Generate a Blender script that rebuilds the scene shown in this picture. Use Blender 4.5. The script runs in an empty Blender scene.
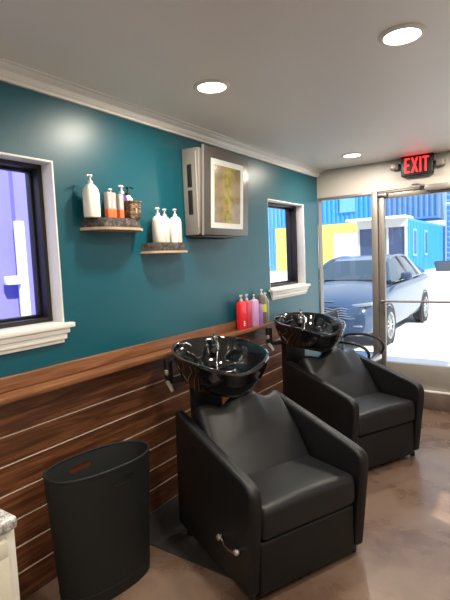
import bpy, bmesh, math, random
from mathutils import Vector, Matrix
random.seed(7)
SC = bpy.context.scene
COL = SC.collection
PI = math.pi

# ------------------------------------------------------------------ materials
def new_mat(name):
    m = bpy.data.materials.new(name); m.use_nodes = True
    nt = m.node_tree
    return m, nt, nt.nodes['Principled BSDF']

def simple(name, col, rough=.5, metal=0, spec=.5, bump=0, bscale=200, coat=0, emit=None, estr=0, var=0.06, vscale=30):
    """Plain colour with a faint procedural variation, optional grain bump."""
    m, nt, b = new_mat(name)
    N, L = nt.nodes, nt.links
    tc = N.new('ShaderNodeTexCoord')
    nz = N.new('ShaderNodeTexNoise'); nz.inputs['Scale'].default_value = vscale; nz.inputs['Detail'].default_value = 3
    L.new(tc.outputs['Object'], nz.inputs['Vector'])
    mx = N.new('ShaderNodeMix'); mx.data_type = 'RGBA'
    c0 = [max(0, c * (1 - var)) for c in col]; c1 = [min(1, c * (1 + var)) for c in col]
    mx.inputs[6].default_value = (*c0, 1); mx.inputs[7].default_value = (*c1, 1)
    L.new(nz.outputs['Fac'], mx.inputs[0]); L.new(mx.outputs[2], b.inputs['Base Color'])
    b.inputs['Roughness'].default_value = rough; b.inputs['Metallic'].default_value = metal
    b.inputs['Specular IOR Level'].default_value = spec; b.inputs['Coat Weight'].default_value = coat
    if emit:
        b.inputs['Emission Color'].default_value = (*emit, 1); b.inputs['Emission Strength'].default_value = estr
    if bump:
        n2 = N.new('ShaderNodeTexNoise'); n2.inputs['Scale'].default_value = bscale; n2.inputs['Detail'].default_value = 4
        L.new(tc.outputs['Object'], n2.inputs['Vector'])
        bp = N.new('ShaderNodeBump'); bp.inputs['Strength'].default_value = bump; bp.inputs['Distance'].default_value = .004
        L.new(n2.outputs['Fac'], bp.inputs['Height']); L.new(bp.outputs['Normal'], b.inputs['Normal'])
    return m

def ramp_mat(name, stops, scale=(1, 1, 1), nscale=5, detail=6, rough=.5, distort=0, bump=0, rvar=None, coat=0, spec=.5, metal=0, rough_n=.55):
    m, nt, b = new_mat(name)
    N, L = nt.nodes, nt.links
    tc = N.new('ShaderNodeTexCoord'); mp = N.new('ShaderNodeMapping'); mp.inputs['Scale'].default_value = scale
    nz = N.new('ShaderNodeTexNoise'); nz.inputs['Scale'].default_value = nscale; nz.inputs['Detail'].default_value = detail
    nz.inputs['Distortion'].default_value = distort; nz.inputs['Roughness'].default_value = rough_n
    cr = N.new('ShaderNodeValToRGB')
    e = cr.color_ramp.elements
    while len(e) > 1: e.remove(e[-1])
    e[0].position = stops[0][0]; e[0].color = (*stops[0][1], 1)
    for p, c in stops[1:]:
        k = e.new(p); k.color = (*c, 1)
    L.new(tc.outputs['Object'], mp.inputs['Vector']); L.new(mp.outputs['Vector'], nz.inputs['Vector'])
    L.new(nz.outputs['Fac'], cr.inputs['Fac']); L.new(cr.outputs['Color'], b.inputs['Base Color'])
    b.inputs['Roughness'].default_value = rough; b.inputs['Coat Weight'].default_value = coat
    b.inputs['Specular IOR Level'].default_value = spec; b.inputs['Metallic'].default_value = metal
    if rvar:
        mr = N.new('ShaderNodeMapRange'); mr.inputs[3].default_value = rvar[0]; mr.inputs[4].default_value = rvar[1]
        L.new(nz.outputs['Fac'], mr.inputs[0]); L.new(mr.outputs[0], b.inputs['Roughness'])
    if bump:
        bp = N.new('ShaderNodeBump'); bp.inputs['Strength'].default_value = bump; bp.inputs['Distance'].default_value = .01
        L.new(nz.outputs['Fac'], bp.inputs['Height']); L.new(bp.outputs['Normal'], b.inputs['Normal'])
    return m

def glass_mat(name, tint=(1, 1, 1), refl=.08):
    m = bpy.data.materials.new(name); m.use_nodes = True
    nt = m.node_tree; N, L = nt.nodes, nt.links
    N.remove(N['Principled BSDF'])
    t = N.new('ShaderNodeBsdfTransparent'); t.inputs['Color'].default_value = (*tint, 1)
    g = N.new('ShaderNodeBsdfGlossy'); g.inputs['Roughness'].default_value = .02
    lw = N.new('ShaderNodeLayerWeight'); lw.inputs['Blend'].default_value = .5
    pw = N.new('ShaderNodeMath'); pw.operation = 'POWER'; pw.inputs[1].default_value = 5; L.new(lw.outputs['Facing'], pw.inputs[0])
    fr = N.new('ShaderNodeMath'); fr.operation = 'MULTIPLY_ADD'; fr.inputs[1].default_value = .6; fr.inputs[2].default_value = .03; L.new(pw.outputs[0], fr.inputs[0])
    mx = N.new('ShaderNodeMixShader')
    L.new(fr.outputs[0], mx.inputs[0]); L.new(t.outputs[0], mx.inputs[1]); L.new(g.outputs[0], mx.inputs[2])
    L.new(mx.outputs[0], N['Material Output'].inputs['Surface'])
    return m

M = {}
M['teal'] = simple('teal_paint', (.001, .083, .116), .36, bump=.12, bscale=90, var=.08, vscale=3)
M['ceiling'] = simple('ceiling_paint', (.83, .79, .725), .42, bump=.03, bscale=60, var=.02, vscale=2)
M['white_wall'] = simple('white_wall_paint', (.74, .72, .68), .6, var=.03, vscale=3)
M['trim'] = simple('white_trim_paint', (.80, .78, .73), .4, var=.02)
M['header'] = simple('grey_header_paint', (.47, .44, .40), .45, var=.03)
M['vinyl'] = simple('black_window_vinyl', (.014, .013, .014), .4)
M['alu'] = simple('brushed_bronze_aluminium', (.235, .21, .185), .4, metal=.35, var=.05, vscale=60)
M['rail'] = simple('door_rail_aluminium', (.40, .365, .335), .42, metal=.3, var=.05, vscale=20)
M['curb'] = ramp_mat('curb_concrete', [(.3, (.13, .09, .075)), (.7, (.23, .17, .145))], nscale=6, rough=.35)
M['wood'] = ramp_mat('dark_stained_pine', [(.25, (.036, .011, .005)), (.45, (.10, .034, .013)), (.62, (.19, .072, .028)), (.8, (.08, .026, .01))],
                     scale=(6, .55, 9), nscale=4.5, detail=8, rough=.42, distort=.9, bump=.12)
M['wood_cap'] = ramp_mat('ledge_pine', [(.25, (.085, .03, .013)), (.5, (.20, .078, .032)), (.7, (.30, .135, .058)), (.85, (.13, .05, .02))],
                         scale=(6, .5, 9), nscale=4, detail=8, rough=.4, distort=.8, bump=.08)
M['gap'] = simple('lit_plank_edge', (.66, .48, .38), .6)  # pale colour stands for light caught on the plank top edges
M['floor'] = ramp_mat('stained_concrete_floor', [(.28, (.085, .044, .027)), (.45, (.15, .092, .064)), (.58, (.20, .135, .098)), (.75, (.145, .105, .085))],
                      nscale=2.2, detail=9, distort=.5, rvar=(.2, .36), rough_n=.62)
M['leather'] = simple('black_leatherette', (.0055, .0058, .0068), .46, spec=.4, bump=.10, bscale=350, var=.1)
M['leather_pad'] = simple('black_leatherette_pad', (.0085, .009, .0105), .44, spec=.45, bump=.10, bscale=350, var=.1)
M['porcelain'] = simple('glossy_black_bowl', (.006, .006, .007), .07, coat=.6, spec=.6)
M['chrome'] = simple('polished_chrome', (.8, .8, .8), .12, metal=1, var=.02)
M['chrome_dk'] = simple('dulled_chrome', (.42, .42, .43), .2, metal=1, var=.05)
M['pipe'] = simple('beige_pipe', (.40, .35, .28), .4)
M['blackplastic'] = simple('black_plastic', (.012, .012, .013), .35)
M['bin'] = simple('charcoal_bin_leatherette', (.010, .0108, .0108), .6, spec=.35, bump=.1, bscale=250)
M['bin_in'] = simple('bin_inner', (.016, .017, .017), .7)
M['rubber'] = simple('black_rubber_mat', (.013, .012, .0115), .75, bump=.15, bscale=120)
M['granite'] = ramp_mat('speckled_granite', [(.32, (.03, .03, .03)), (.44, (.24, .23, .22)), (.55, (.55, .54, .52)), (.68, (.82, .81, .79))],
                        nscale=55, detail=6, rough=.3, rough_n=.75)
M['cab'] = simple('cream_cabinet_paint', (.72, .70, .62), .45)
M['cab_door'] = simple('cream_cabinet_door', (.74, .70, .56), .45)
M['bark'] = ramp_mat('dark_live_edge_bark', [(.35, (.012, .010, .009)), (.52, (.06, .052, .048)), (.66, (.17, .155, .145))],
                     nscale=38, detail=6, rough=.8, bump=.6, rough_n=.7)
M['slab'] = ramp_mat('pale_wood_slab', [(.3, (.40, .27, .17)), (.7, (.55, .40, .27))], scale=(5, 1, 5), nscale=6, rough=.5)
M['ivory'] = simple('ivory_plastic', (.80, .77, .70), .35)
M['white_plastic'] = simple('white_plastic', (.85, .84, .82), .35)
M['tube'] = simple('taupe_tube', (.46, .42, .38), .45)
M['orange'] = simple('orange_band', (.75, .16, .05), .45)
M['purple_dk'] = simple('deep_purple_plastic', (.10, .05, .22), .35)
M['purple'] = simple('violet_plastic', (.34, .17, .47), .35)
M['lilac'] = simple('lilac_plastic', (.62, .36, .62), .35)
M['red'] = simple('red_plastic', (.80, .022, .035), .3)
M['crimson'] = simple('crimson_plastic', (.66, .05, .10), .3)
M['taupe'] = simple('taupe_bottle', (.20, .16, .13), .35)
M['yellow_label'] = simple('yellow_label', (.72, .66, .04), .45)
M['sage'] = simple('sage_bottle', (.30, .31, .25), .35)
M['clear'] = simple('pale_translucent_pump', (.66, .68, .66), .25)
M['wicker'] = ramp_mat('brown_woven_basket', [(.38, (.03, .016, .008)), (.5, (.14, .08, .04)), (.66, (.34, .22, .12))], scale=(1, 1, 3.5), nscale=45, detail=3, rough=.75, bump=.5)
M['ac'] = simple('ac_casing', (.27, .25, .225), .45)
M['ac_dark'] = simple('ac_slot', (.012, .012, .012), .6)
M['ac_glass'] = simple('ac_panel_border', (.085, .075, .068), .3)
M['mat_board'] = simple('white_mat_board', (.70, .72, .68), .5)
M['light_lens'] = simple('downlight_lens', (1, .96, .88), .5, emit=(1, .93, .80), estr=14, var=0)
M['exit_black'] = simple('exit_sign_housing', (.012, .011, .011), .4)
M['exit_red'] = simple('exit_letters', (.9, .02, .02), .4, emit=(1, .018, .02), estr=2.6, var=0)
M['exit_lamp'] = simple('emergency_lamp_plastic', (.24, .23, .21), .4)
M['closer'] = simple('door_closer_metal', (.25, .23, .21), .4, metal=.5)
M['glass'] = glass_mat('clear_glass', (.97, .985, .98))
M['ground'] = simple('bleached_concrete_yard', (.80, .77, .73), .8, var=.05, vscale=1.2)
M['c_blue'] = simple('blue_container_paint', (.035, .27, .72), .5, var=.06, vscale=2)
M['c_blue_dk'] = simple('slate_blue_container_paint', (.09, .21, .42), .5, var=.1, vscale=2)
M['c_blue_lt'] = simple('sky_blue_panel', (.13, .40, .74), .5, var=.06)
M['c_lav'] = simple('lavender_blue_container_paint', (.23, .215, .80), .5, var=.05, vscale=1)
M['c_yellow'] = simple('yellow_container_paint', (.80, .70, .13), .5, var=.03)
M['roller'] = simple('white_roller_door', (.80, .79, .80), .5, var=.02)
M['far_trim'] = simple('white_far_trim', (.8, .79, .76), .5)
M['far_wall'] = simple('shaded_white_far_cladding', (.42, .43, .44), .5)  # white office front, its shade put into a greyer colour
M['far_glass'] = simple('dark_blue_far_glass', (.035, .06, .14), .1, spec=.6)
M['mesh_grey'] = simple('blue_grey_lattice', (.30, .42, .55), .5)
M['planter'] = simple('dark_planter', (.06, .07, .09), .6)
M['carpaint'] = simple('dark_blue_grey_car_paint', (.05, .085, .155), .25, metal=.3, coat=.5, var=.02)
M['carglass'] = simple('car_glass', (.03, .05, .075), .05, spec=.45)
M['carblack'] = simple('car_black_trim', (.012, .013, .016), .4)
M['tire'] = simple('tire_rubber', (.02, .02, .022), .7)
M['rim'] = simple('alloy_rim', (.45, .46, .48), .25, metal=.8)
M['headlamp'] = simple('headlamp_glass', (.22, .26, .31), .1, coat=.6)
M['amber'] = simple('amber_marker', (.8, .30, .03), .3)
M['seat_gloss'] = simple('glossy_black_seat', (.03, .034, .04), .2, coat=.8)

# ------------------------------------------------------------------ builders
class B:
    """Collects shapes into one bmesh, builds one object."""
    def __init__(s): s.bm = bmesh.new(); s.mi = 0
    def _done(s, before):
        new = [f for f in s.bm.faces if f not in before]
        for f in new: f.material_index = s.mi
        return new
    def mat(s, i): s.mi = i; return s
    def box(s, c, size, rot=None, bev=0, seg=2):
        t = bmesh.new(); bmesh.ops.create_cube(t, size=1)
        bmesh.ops.scale(t, vec=size, verts=t.verts)
        if bev: bmesh.ops.bevel(t, geom=list(t.edges), offset=bev, segments=seg, profile=.5, affect='EDGES', clamp_overlap=True)
        if rot is not None: bmesh.ops.transform(t, matrix=rot, verts=t.verts)
        bmesh.ops.translate(t, vec=c, verts=t.verts)
        return s.join(t)
    def join(s, t, mtx=None):
        if mtx is not None: bmesh.ops.transform(t, matrix=mtx, verts=t.verts)
        vm = {}
        for v in t.verts: vm[v] = s.bm.verts.new(v.co)
        for f in t.faces:
            try:
                g = s.bm.faces.new([vm[v] for v in f.verts]); g.material_index = s.mi
            except ValueError: pass
        t.free(); return s
    def prism(s, pts, a0, a1, axis='y', bev=0, seg=3):
        """pts: polygon in the plane normal to axis. axis y -> (x,z); x -> (y,z); z -> (x,y)"""
        t = bmesh.new()
        def P(p, a):
            return {'y': (p[0], a, p[1]), 'x': (a, p[0], p[1]), 'z': (p[0], p[1], a)}[axis]
        A = [t.verts.new(P(p, a0)) for p in pts]; Bv = [t.verts.new(P(p, a1)) for p in pts]
        n = len(pts)
        t.faces.new(A); t.faces.new(Bv[::-1])
        for i in range(n): t.faces.new((A[(i + 1) % n], A[i], Bv[i], Bv[(i + 1) % n]))
        bmesh.ops.recalc_face_normals(t, faces=t.faces)
        if bev:
            ed = [e for e in t.edges if len(e.link_faces) == 2 and e.calc_face_angle() > .6]
            bmesh.ops.bevel(t, geom=ed, offset=bev, segments=seg, profile=.5, affect='EDGES', clamp_overlap=True)
        return s.join(t)
    def lathe(s, prof, c=(0, 0, 0), n=24, axis='z', sx=1, sy=1):
        t = bmesh.new(); rings = []
        for r, z in prof:
            if r < 1e-6: rings.append([t.verts.new((0, 0, z))])
            else: rings.append([t.verts.new((r * sx * math.cos(2 * PI * i / n), r * sy * math.sin(2 * PI * i / n), z)) for i in range(n)])
        for a, b in zip(rings, rings[1:]):
            for i in range(n):
                j = (i + 1) % n
                if len(a) == 1 and len(b) == 1: continue
                if len(a) == 1: t.faces.new((a[0], b[j], b[i]))
                elif len(b) == 1: t.faces.new((a[i], a[j], b[0]))
                else: t.faces.new((a[i], a[j], b[j], b[i]))
        if axis == 'x': bmesh.ops.rotate(t, matrix=Matrix.Rotation(PI / 2, 3, 'Y'), verts=t.verts)
        if axis == 'y': bmesh.ops.rotate(t, matrix=Matrix.Rotation(-PI / 2, 3, 'X'), verts=t.verts)
        bmesh.ops.translate(t, vec=c, verts=t.verts)
        return s.join(t)
    def tube(s, path, r, n=10, smooth=4, cap=True):
        pts = [Vector(p) for p in path]
        if smooth and len(pts) > 2:
            out = []
            for i in range(len(pts) - 1):
                p0 = pts[max(0, i - 1)]; p1 = pts[i]; p2 = pts[i + 1]; p3 = pts[min(len(pts) - 1, i + 2)]
                for k in range(smooth):
                    u = k / smooth
                    out.append(.5 * ((2 * p1) + (p2 - p0) * u + (2 * p0 - 5 * p1 + 4 * p2 - p3) * u * u + (3 * p1 - p0 - 3 * p2 + p3) * u ** 3))
            out.append(pts[-1]); pts = out
        t = bmesh.new(); rings = []; up = Vector((.13, .21, .97))
        for i, p in enumerate(pts):
            d = (pts[min(i + 1, len(pts) - 1)] - pts[max(i - 1, 0)]).normalized()
            a = d.cross(up)
            if a.length < .05: a = d.cross(Vector((1, 0, 0)))
            a.normalize(); b = a.cross(d).normalized(); up = b
            rr = r(i / (len(pts) - 1)) if callable(r) else r
            rings.append([t.verts.new(p + rr * (math.cos(2 * PI * k / n) * a + math.sin(2 * PI * k / n) * b)) for k in range(n)])
        for a, b in zip(rings, rings[1:]):
            for i in range(n): t.faces.new((a[i], a[(i + 1) % n], b[(i + 1) % n], b[i]))
        if cap: t.faces.new(rings[0][::-1]); t.faces.new(rings[-1])
        bmesh.ops.recalc_face_normals(t, faces=t.faces)
        return s.join(t)
    def soft(s, size, r, c=(0, 0, 0), fn=None, rot=None, n=9, k=4):
        """rounded box; fn deforms a point given in local coordinates"""
        hs = [x / 2 for x in size]
        def ax(h):
            rr = min(r, h)
            L = [-h + rr * (1 - math.cos(i / k * PI / 2)) if False else -h + rr * (i / k) for i in range(k)]
            m = [-(h - rr) + 2 * (h - rr) * i / n for i in range(n + 1)] if h - rr > 1e-5 else [0]
            return L + m + [-x for x in L[::-1]]
        X, Y, Z = [ax(h) for h in hs]
        t = bmesh.new(); vd = {}
        def vert(x, y, z):
            key = (round(x, 6), round(y, 6), round(z, 6))
            if key in vd: return vd[key]
            p = Vector((x, y, z))
            q = Vector([max(-(h - min(r, h)), min(h - min(r, h), v)) for h, v in zip(hs, p)])
            d = p - q
            if d.length > 1e-9:
                d = d.normalized() * max(abs(d.x), abs(d.y), abs(d.z))
            p = q + d
            if fn: p = Vector(fn(p))
            vd[key] = t.verts.new(p); return vd[key]
        def face(A, Bx, f):
            for i in range(len(A) - 1):
                for j in range(len(Bx) - 1):
                    try: t.faces.new([vert(*f(A[a], Bx[b])) for a, b in ((i, j), (i + 1, j), (i + 1, j + 1), (i, j + 1))])
                    except ValueError: pass
        for sg in (-1, 1):
            face(X, Y, lambda a, b: (a, b, sg * hs[2])); face(X, Z, lambda a, b: (a, sg * hs[1], b)); face(Y, Z, lambda a, b: (sg * hs[0], a, b))
        bmesh.ops.recalc_face_normals(t, faces=t.faces)
        if rot is not None: bmesh.ops.transform(t, matrix=rot, verts=t.verts)
        bmesh.ops.translate(t, vec=c, verts=t.verts)
        return s.join(t)
    def loft(s, rings, closed=True, caps=True):
        t = bmesh.new(); R = [[t.verts.new(p) for p in r] for r in rings]
        n = len(R[0])
        for a, b in zip(R, R[1:]):
            for i in range(n if closed else n - 1):
                j = (i + 1) % n
                t.faces.new((a[i], a[j], b[j], b[i]))
        if caps and closed: t.faces.new(R[0][::-1]); t.faces.new(R[-1])
        bmesh.ops.recalc_face_normals(t, faces=t.faces)
        return s.join(t)
    def quad(s, *p):
        t = bmesh.new(); t.faces.new([t.verts.new(q) for q in p]); return s.join(t)
    def build(s, name, mats, parent=None, smooth=True, sub=0, kind=None, recalc=True):
        me = bpy.data.meshes.new(name)
        if recalc: bmesh.ops.recalc_face_normals(s.bm, faces=s.bm.faces)
        s.bm.to_mesh(me); s.bm.free()
        for m in (mats if isinstance(mats, (list, tuple)) else [mats]): me.materials.append(M[m] if isinstance(m, str) else m)
        if smooth:
            for p in me.polygons: p.use_smooth = True
            me.set_sharp_from_angle(angle=math.radians(38))
        o = bpy.data.objects.new(name, me); COL.objects.link(o)
        if parent: o.parent = parent
        if sub:
            md = o.modifiers.new('smooth', 'SUBSURF'); md.levels = sub; md.render_levels = sub
        if kind: o['kind'] = kind
        return o

def thing(name, label, cat, loc=(0, 0, 0), rz=0, group=None):
    o = bpy.data.objects.new(name, None); COL.objects.link(o)
    o.location = loc; o.rotation_euler = (0, 0, rz); o.empty_display_size = .05
    o['label'] = label; o['category'] = cat
    if group: o['group'] = group
    return o
def tag(o, label, cat, group=None):
    o['label'] = label; o['category'] = cat
    if group: o['group'] = group
    return o
def dup(root, loc, rz, label, group=None):
    r = root.copy(); COL.objects.link(r); r.location = loc; r.rotation_euler = (0, 0, rz); r['label'] = label
    if group: r['group'] = group
    for ch in list(root.children):
        c = ch.copy(); COL.objects.link(c); c.parent = r
        for g in list(ch.children):
            d = g.copy(); COL.objects.link(d); d.parent = c
    return r
S = 'structure'
RY = lambda a: Matrix.Rotation(a, 4, 'Y')
RZ = lambda a: Matrix.Rotation(a, 4, 'Z')
RX = lambda a: Matrix.Rotation(a, 4, 'X')

# ------------------------------------------------------------------ room shell
H = 2.45; D = 4.77; XR = 3.58; YB = -2.2; T = .12
B().box(((XR - .0) / 2, (D + YB) / 2, -.05), (XR + 2 * T, D - YB + .3, .1)).build('floor', 'floor', kind=S)
B().box((XR / 2, (D + YB) / 2, H + .05), (XR + 2 * T, D - YB + .3, .1)).build('ceiling', 'ceiling', kind=S)

def wall_x(name, x0, x1, holes, mat, y0, y1, z0=0, z1=H):
    b = B(); ys = sorted({y0, y1, *[h[0] for h in holes], *[h[1] for h in holes]})
    xc = (x0 + x1) / 2; w = abs(x1 - x0)
    for a, c in zip(ys, ys[1:]):
        hs = [h for h in holes if h[0] <= a + 1e-6 and h[1] >= c - 1e-6]
        if not hs: b.box((xc, (a + c) / 2, (z0 + z1) / 2), (w, c - a, z1 - z0))
        else:
            h = hs[0]
            b.box((xc, (a + c) / 2, (z0 + h[2]) / 2), (w, c - a, h[2] - z0)); b.box((xc, (a + c) / 2, (h[3] + z1) / 2), (w, c - a, z1 - h[3]))
    return b.build(name, mat, kind=S, smooth=False)
W1 = (.70, 1.463, 1.264, 2.071); W2 = (3.655, 4.405, 1.264, 2.071); TL = .19
wall_x('wall_left', -TL, 0, [W1, W2], 'teal', YB, D)
wall_x('wall_right', XR, XR + T, [(1.80, 2.20, 1.2, 2.2)], 'white_wall', YB, D)
B().box((XR / 2, YB - T / 2, H / 2), (XR + 2 * T, T, H)).build('wall_back', 'white_wall', kind=S)
# front wall: header, curb under the glazing, solid part to the right
b = B(); b.box((XR / 2, D + .05, (2.165 + H) / 2), (XR, .10, H - 2.165)); b.box((3.1, D + .05, 1.08), (.96, .10, 2.165))
b.build('wall_front', 'header', kind=S, smooth=False)
B().box((1.31, D + .05, .085), (2.62, .13, .17), bev=.008).build('baseboard_front', 'curb', kind=S)

# crown moulding along the teal wall
cr = [(0, 2.385), (.018, 2.385), (.018, 2.398), (.026, 2.402), (.032, 2.412), (.036, 2.425), (.05, 2.432), (.062, 2.436), (.066, 2.442), (.085, 2.444), (.085, H), (0, H)]
B().prism(cr, YB, D, 'y').build('trim_1', 'trim', kind=S)

# plank wainscot
PE = 3.85; b = B(); zs = [.968, .800, .666, .532, .398, .266, .140, .0]
for i in range(7):
    z1, z0 = zs[i] - .004, zs[i + 1] + .004
    b.mat(0).box((.010, (PE + YB) / 2, (z0 + z1) / 2), (.020, PE - YB, z1 - z0), bev=.0025, seg=1)
    if i: b.mat(1).box((.0125, (PE + YB) / 2, z1 + .0005), (.0165, PE - YB, .0035))
b.mat(2).box((.002, (PE + YB) / 2, .48), (.004, PE - YB, .96))
b.build('trim_2', ['wood', 'gap', 'wood'], kind=S)
# ledge: back board and shelf
LE = 3.50
b = B(); b.box((.011, (LE + YB) / 2, 1.03), (.022, LE - YB, .066), bev=.003, seg=1)
b.box((.055, (LE + YB) / 2, .982), (.11, LE - YB, .028), bev=.004, seg=2)
b.build('trim_3', 'wood_cap', kind=S)

def window(idx, W, ):
    y0, y1, z0, z1 = W
    w = bpy.data.objects.new('window_%d' % idx, None); COL.objects.link(w); w['kind'] = S; w.location = (0, (y0 + y1) / 2, z0)
    oy, oz = (y0 + y1) / 2, z0
    def q(b): bmesh.ops.translate(b.bm, vec=(0, -oy, -oz), verts=b.bm.verts); return b
    l = .010; d = .078
    # white jamb and head boards lining the recess
    b = B()
    b.box((-d / 2 + .003, y1 - l / 2, (z0 + z1) / 2), (d + .006, l, z1 - z0), bev=.002); b.box((-d / 2, y0 + .002, (z0 + z1) / 2), (d, .004, z1 - z0))
    b.box((-d / 2 + .003, (y0 + y1) / 2, z1 - l / 2), (d + .006, y1 - y0 - 2 * l, l), bev=.002)
    q(b).build('casing', 'trim', w)
    # sill board with a stepped apron below
    b = B(); b.box((.018, (y0 + y1) / 2, z0 - .010), (.05, y1 - y0 + .075, .024), bev=.004)
    b.box((-d / 2, (y0 + y1) / 2, z0 + .004), (d, y1 - y0 - 2 * l, .008))
    for dz0, dz1, dx, cut in ((-.022, -.048, .032, -.012), (-.048, -.078, .024, .002), (-.078, -.097, .014, .012)):
        b.box((dx / 2, (y0 + y1) / 2, z0 + (dz0 + dz1) / 2), (dx, y1 - y0 - 2 * cut, dz0 - dz1), bev=.003)
    q(b).build('sill', 'trim', w)
    b = B(); f = .031; xa = -(d + TL) / 2; dd = TL - d
    for yy in (y0 + f / 2, y1 - f / 2): b.box((xa, yy, (z0 + z1) / 2), (dd, f, z1 - z0), bev=.003)
    for zz in (z0 + f / 2, z1 - f / 2): b.box((xa, (y0 + y1) / 2, zz), (dd, y1 - y0 - 2 * f, f), bev=.003)
    fr = q(b).build('frame', 'vinyl', w)
    b = B(); g = f + .014
    for yy in (y0 + f + .007, y1 - f - .007): b.box((-.145, yy, (z0 + z1) / 2), (.03, .014, z1 - z0 - 2 * f), bev=.003)
    for zz in (z0 + f + .007, z1 - f - .007): b.box((-.145, (y0 + y1) / 2, zz), (.03, y1 - y0 - 2 * g, .014), bev=.003)
    q(b).build('sash', 'vinyl', w)
    b = B(); b.box((-.145, (y0 + y1) / 2, (z0 + z1) / 2), (.006, y1 - y0 - 2 * g, z1 - z0 - 2 * g)); q(b).build('pane', 'glass', w, smooth=False)
    return w
window(1, W1); window(2, W2)

# storefront glazing in the front wall
def storefront():
    w = bpy.data.objects.new('window_3', None); COL.objects.link(w); w['kind'] = S; w.location = (0, D, 0)
    zb, zt = .17, 2.165
    b = B(); y = .05
    b.box((.006, y, (zb + zt) / 2), (.012, .09, zt - zb), bev=.002)
    b.box((.609, y, (zb + zt) / 2), (.062, .10, zt - zb), bev=.004)
    b.box((.299, y, zt - .012), (.574, .09, .024), bev=.003); b.box((.299, y, zb + .13), (.574, .09, .26), bev=.004)
    b.build('frame', 'alu', w)
    B().box((.299, y, (zb + .26 + zt - .024) / 2), (.574, .008, zt - zb - .284)).build('pane', 'glass', w, smooth=False)
    w = bpy.data.objects.new('window_4', None); COL.objects.link(w); w['kind'] = S; w.location = (0, D, 0)
    b = B(); b.box((1.632, y, (zb + zt) / 2), (.052, .10, zt - zb), bev=.004); b.box((2.6, y, (zb + zt) / 2), (.04, .09, zt - zb), bev=.004)
    b.box((2.12, y, zt - .02), (.92, .09, .04), bev=.003); b.box((2.12, y, zb + .13), (.92, .09, .26), bev=.004)
    b.build('frame', 'alu', w)
    B().box((2.12, y, 1.28), (.92, .008, 1.69)).build('pane', 'glass', w, smooth=False)
    # swinging glass door
    d = bpy.data.objects.new('door_1', None); COL.objects.link(d); d['kind'] = S; d.location = (0, D, 0)
    x0, x1 = .645, 1.598; b = B(); y = .045
    b.box((x0 + .029, y, 1.16), (.055, .05, 1.96), bev=.004); b.box((x1 - .029, y, 1.16), (.055, .05, 1.96), bev=.004)
    b.box(((x0 + x1) / 2, y, 2.115), (x1 - x0 - .11, .05, .05), bev=.004)
    b.box(((x0 + x1) / 2, .05, 2.153), (x1 - x0, .08, .024), bev=.003)
    b.build('stile_frame', 'alu', d)
    B().box(((x0 + x1) / 2, y, .307), (x1 - x0 - .11, .05, .25), bev=.004).build('bottom_rail', 'rail', d)
    B().box(((x0 + x1) / 2, y - .01, .174), (x1 - x0, .10, .012), bev=.003).build('threshold', 'trim', d)
    B().box(((x0 + x1) / 2, y, 1.26), (x1 - x0 - .11, .008, 1.66)).build('pane', 'glass', d, smooth=False)
    b = B(); b.tube([(x0 + .03, y - .07, 1.062), (x1 - .03, y - .07, 1.062)], .011, smooth=0)
    for xx in (x0 + .03, x1 - .03): b.tube([(xx, y - .02, 1.062), (xx, y - .075, 1.062)], .013, smooth=0)
    b.build('push_bar', 'alu', d)
    b = B(); b.box((.685, y - .04, 2.125), (.10, .035, .022), bev=.004); b.box((.72, y - .05, 2.12), (.03, .03, .03), bev=.004); b.build('pivot_latch', 'closer', d)
    cl = B().box((1.24, y - .055, 2.145), (.30, .06, .055), bev=.008).build('closer', 'closer', d)
    B().tube([(1.10, y - .055, 2.165), (1.02, y - .12, 2.185), (.98, y - .06, 2.19)], .009, smooth=0).build('closer_arm', 'closer', cl)
storefront()
# unseen window added in the right wall to let in the sun patch
w = bpy.data.objects.new('window_5', None); COL.objects.link(w); w['kind'] = S; w.location = (XR, 2.0, 1.2)
b = B()
for yy in (-.193, .193): b.box((.05, yy, .5), (.09, .012, 1.0))
for zz in (.006, .994): b.box((.05, 0, zz), (.09, .374, .012))
b.build('frame', 'trim', w)
B().box((.06, 0, .5), (.006, .374, .976)).build('pane', 'glass', w, smooth=False)

# ------------------------------------------------------------------ ceiling lights
def downlight(x, y, label):
    t = thing('recessed_downlight', label, 'ceiling light', (x, y, H), 0, 'recessed ceiling downlights')
    B().lathe([(.072, 0), (.094, 0), (.096, -.003), (.09, -.008), (.074, -.010), (.072, -.004)], n=40).build('trim_ring', 'trim', t)
    B().lathe([(0, -.006), (.05, -.0055), (.0725, -.004)], n=32).build('lens', 'light_lens', t)
    L = bpy.data.lights.new('downlight_lamp', 'AREA'); L.shape = 'DISK'; L.size = .14; L.energy = LAMP_W; L.color = (1, .90, .76)
    lo = bpy.data.objects.new('downlight_lamp', L); COL.objects.link(lo); lo.parent = t; lo.location = (0, 0, -.016)
    return t
LAMP_W = 14
downlight(.578, 2.04, 'round recessed downlight above the wall-mounted picture panel, middle of the left row')
downlight(1.513, 2.097, 'largest round recessed downlight, nearest the top right of the view')
downlight(.572, 4.234, 'smallest round recessed downlight, far one near the glass front')
downlight(1.513, 4.25, 'round recessed downlight out of view above the door')
downlight(.578, -.1, 'round recessed downlight behind the camera on the left'); downlight(1.513, -.1, 'round recessed downlight behind the camera in the middle')
downlight(2.6, 1.2, 'round recessed downlight over the right side of the room')

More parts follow.
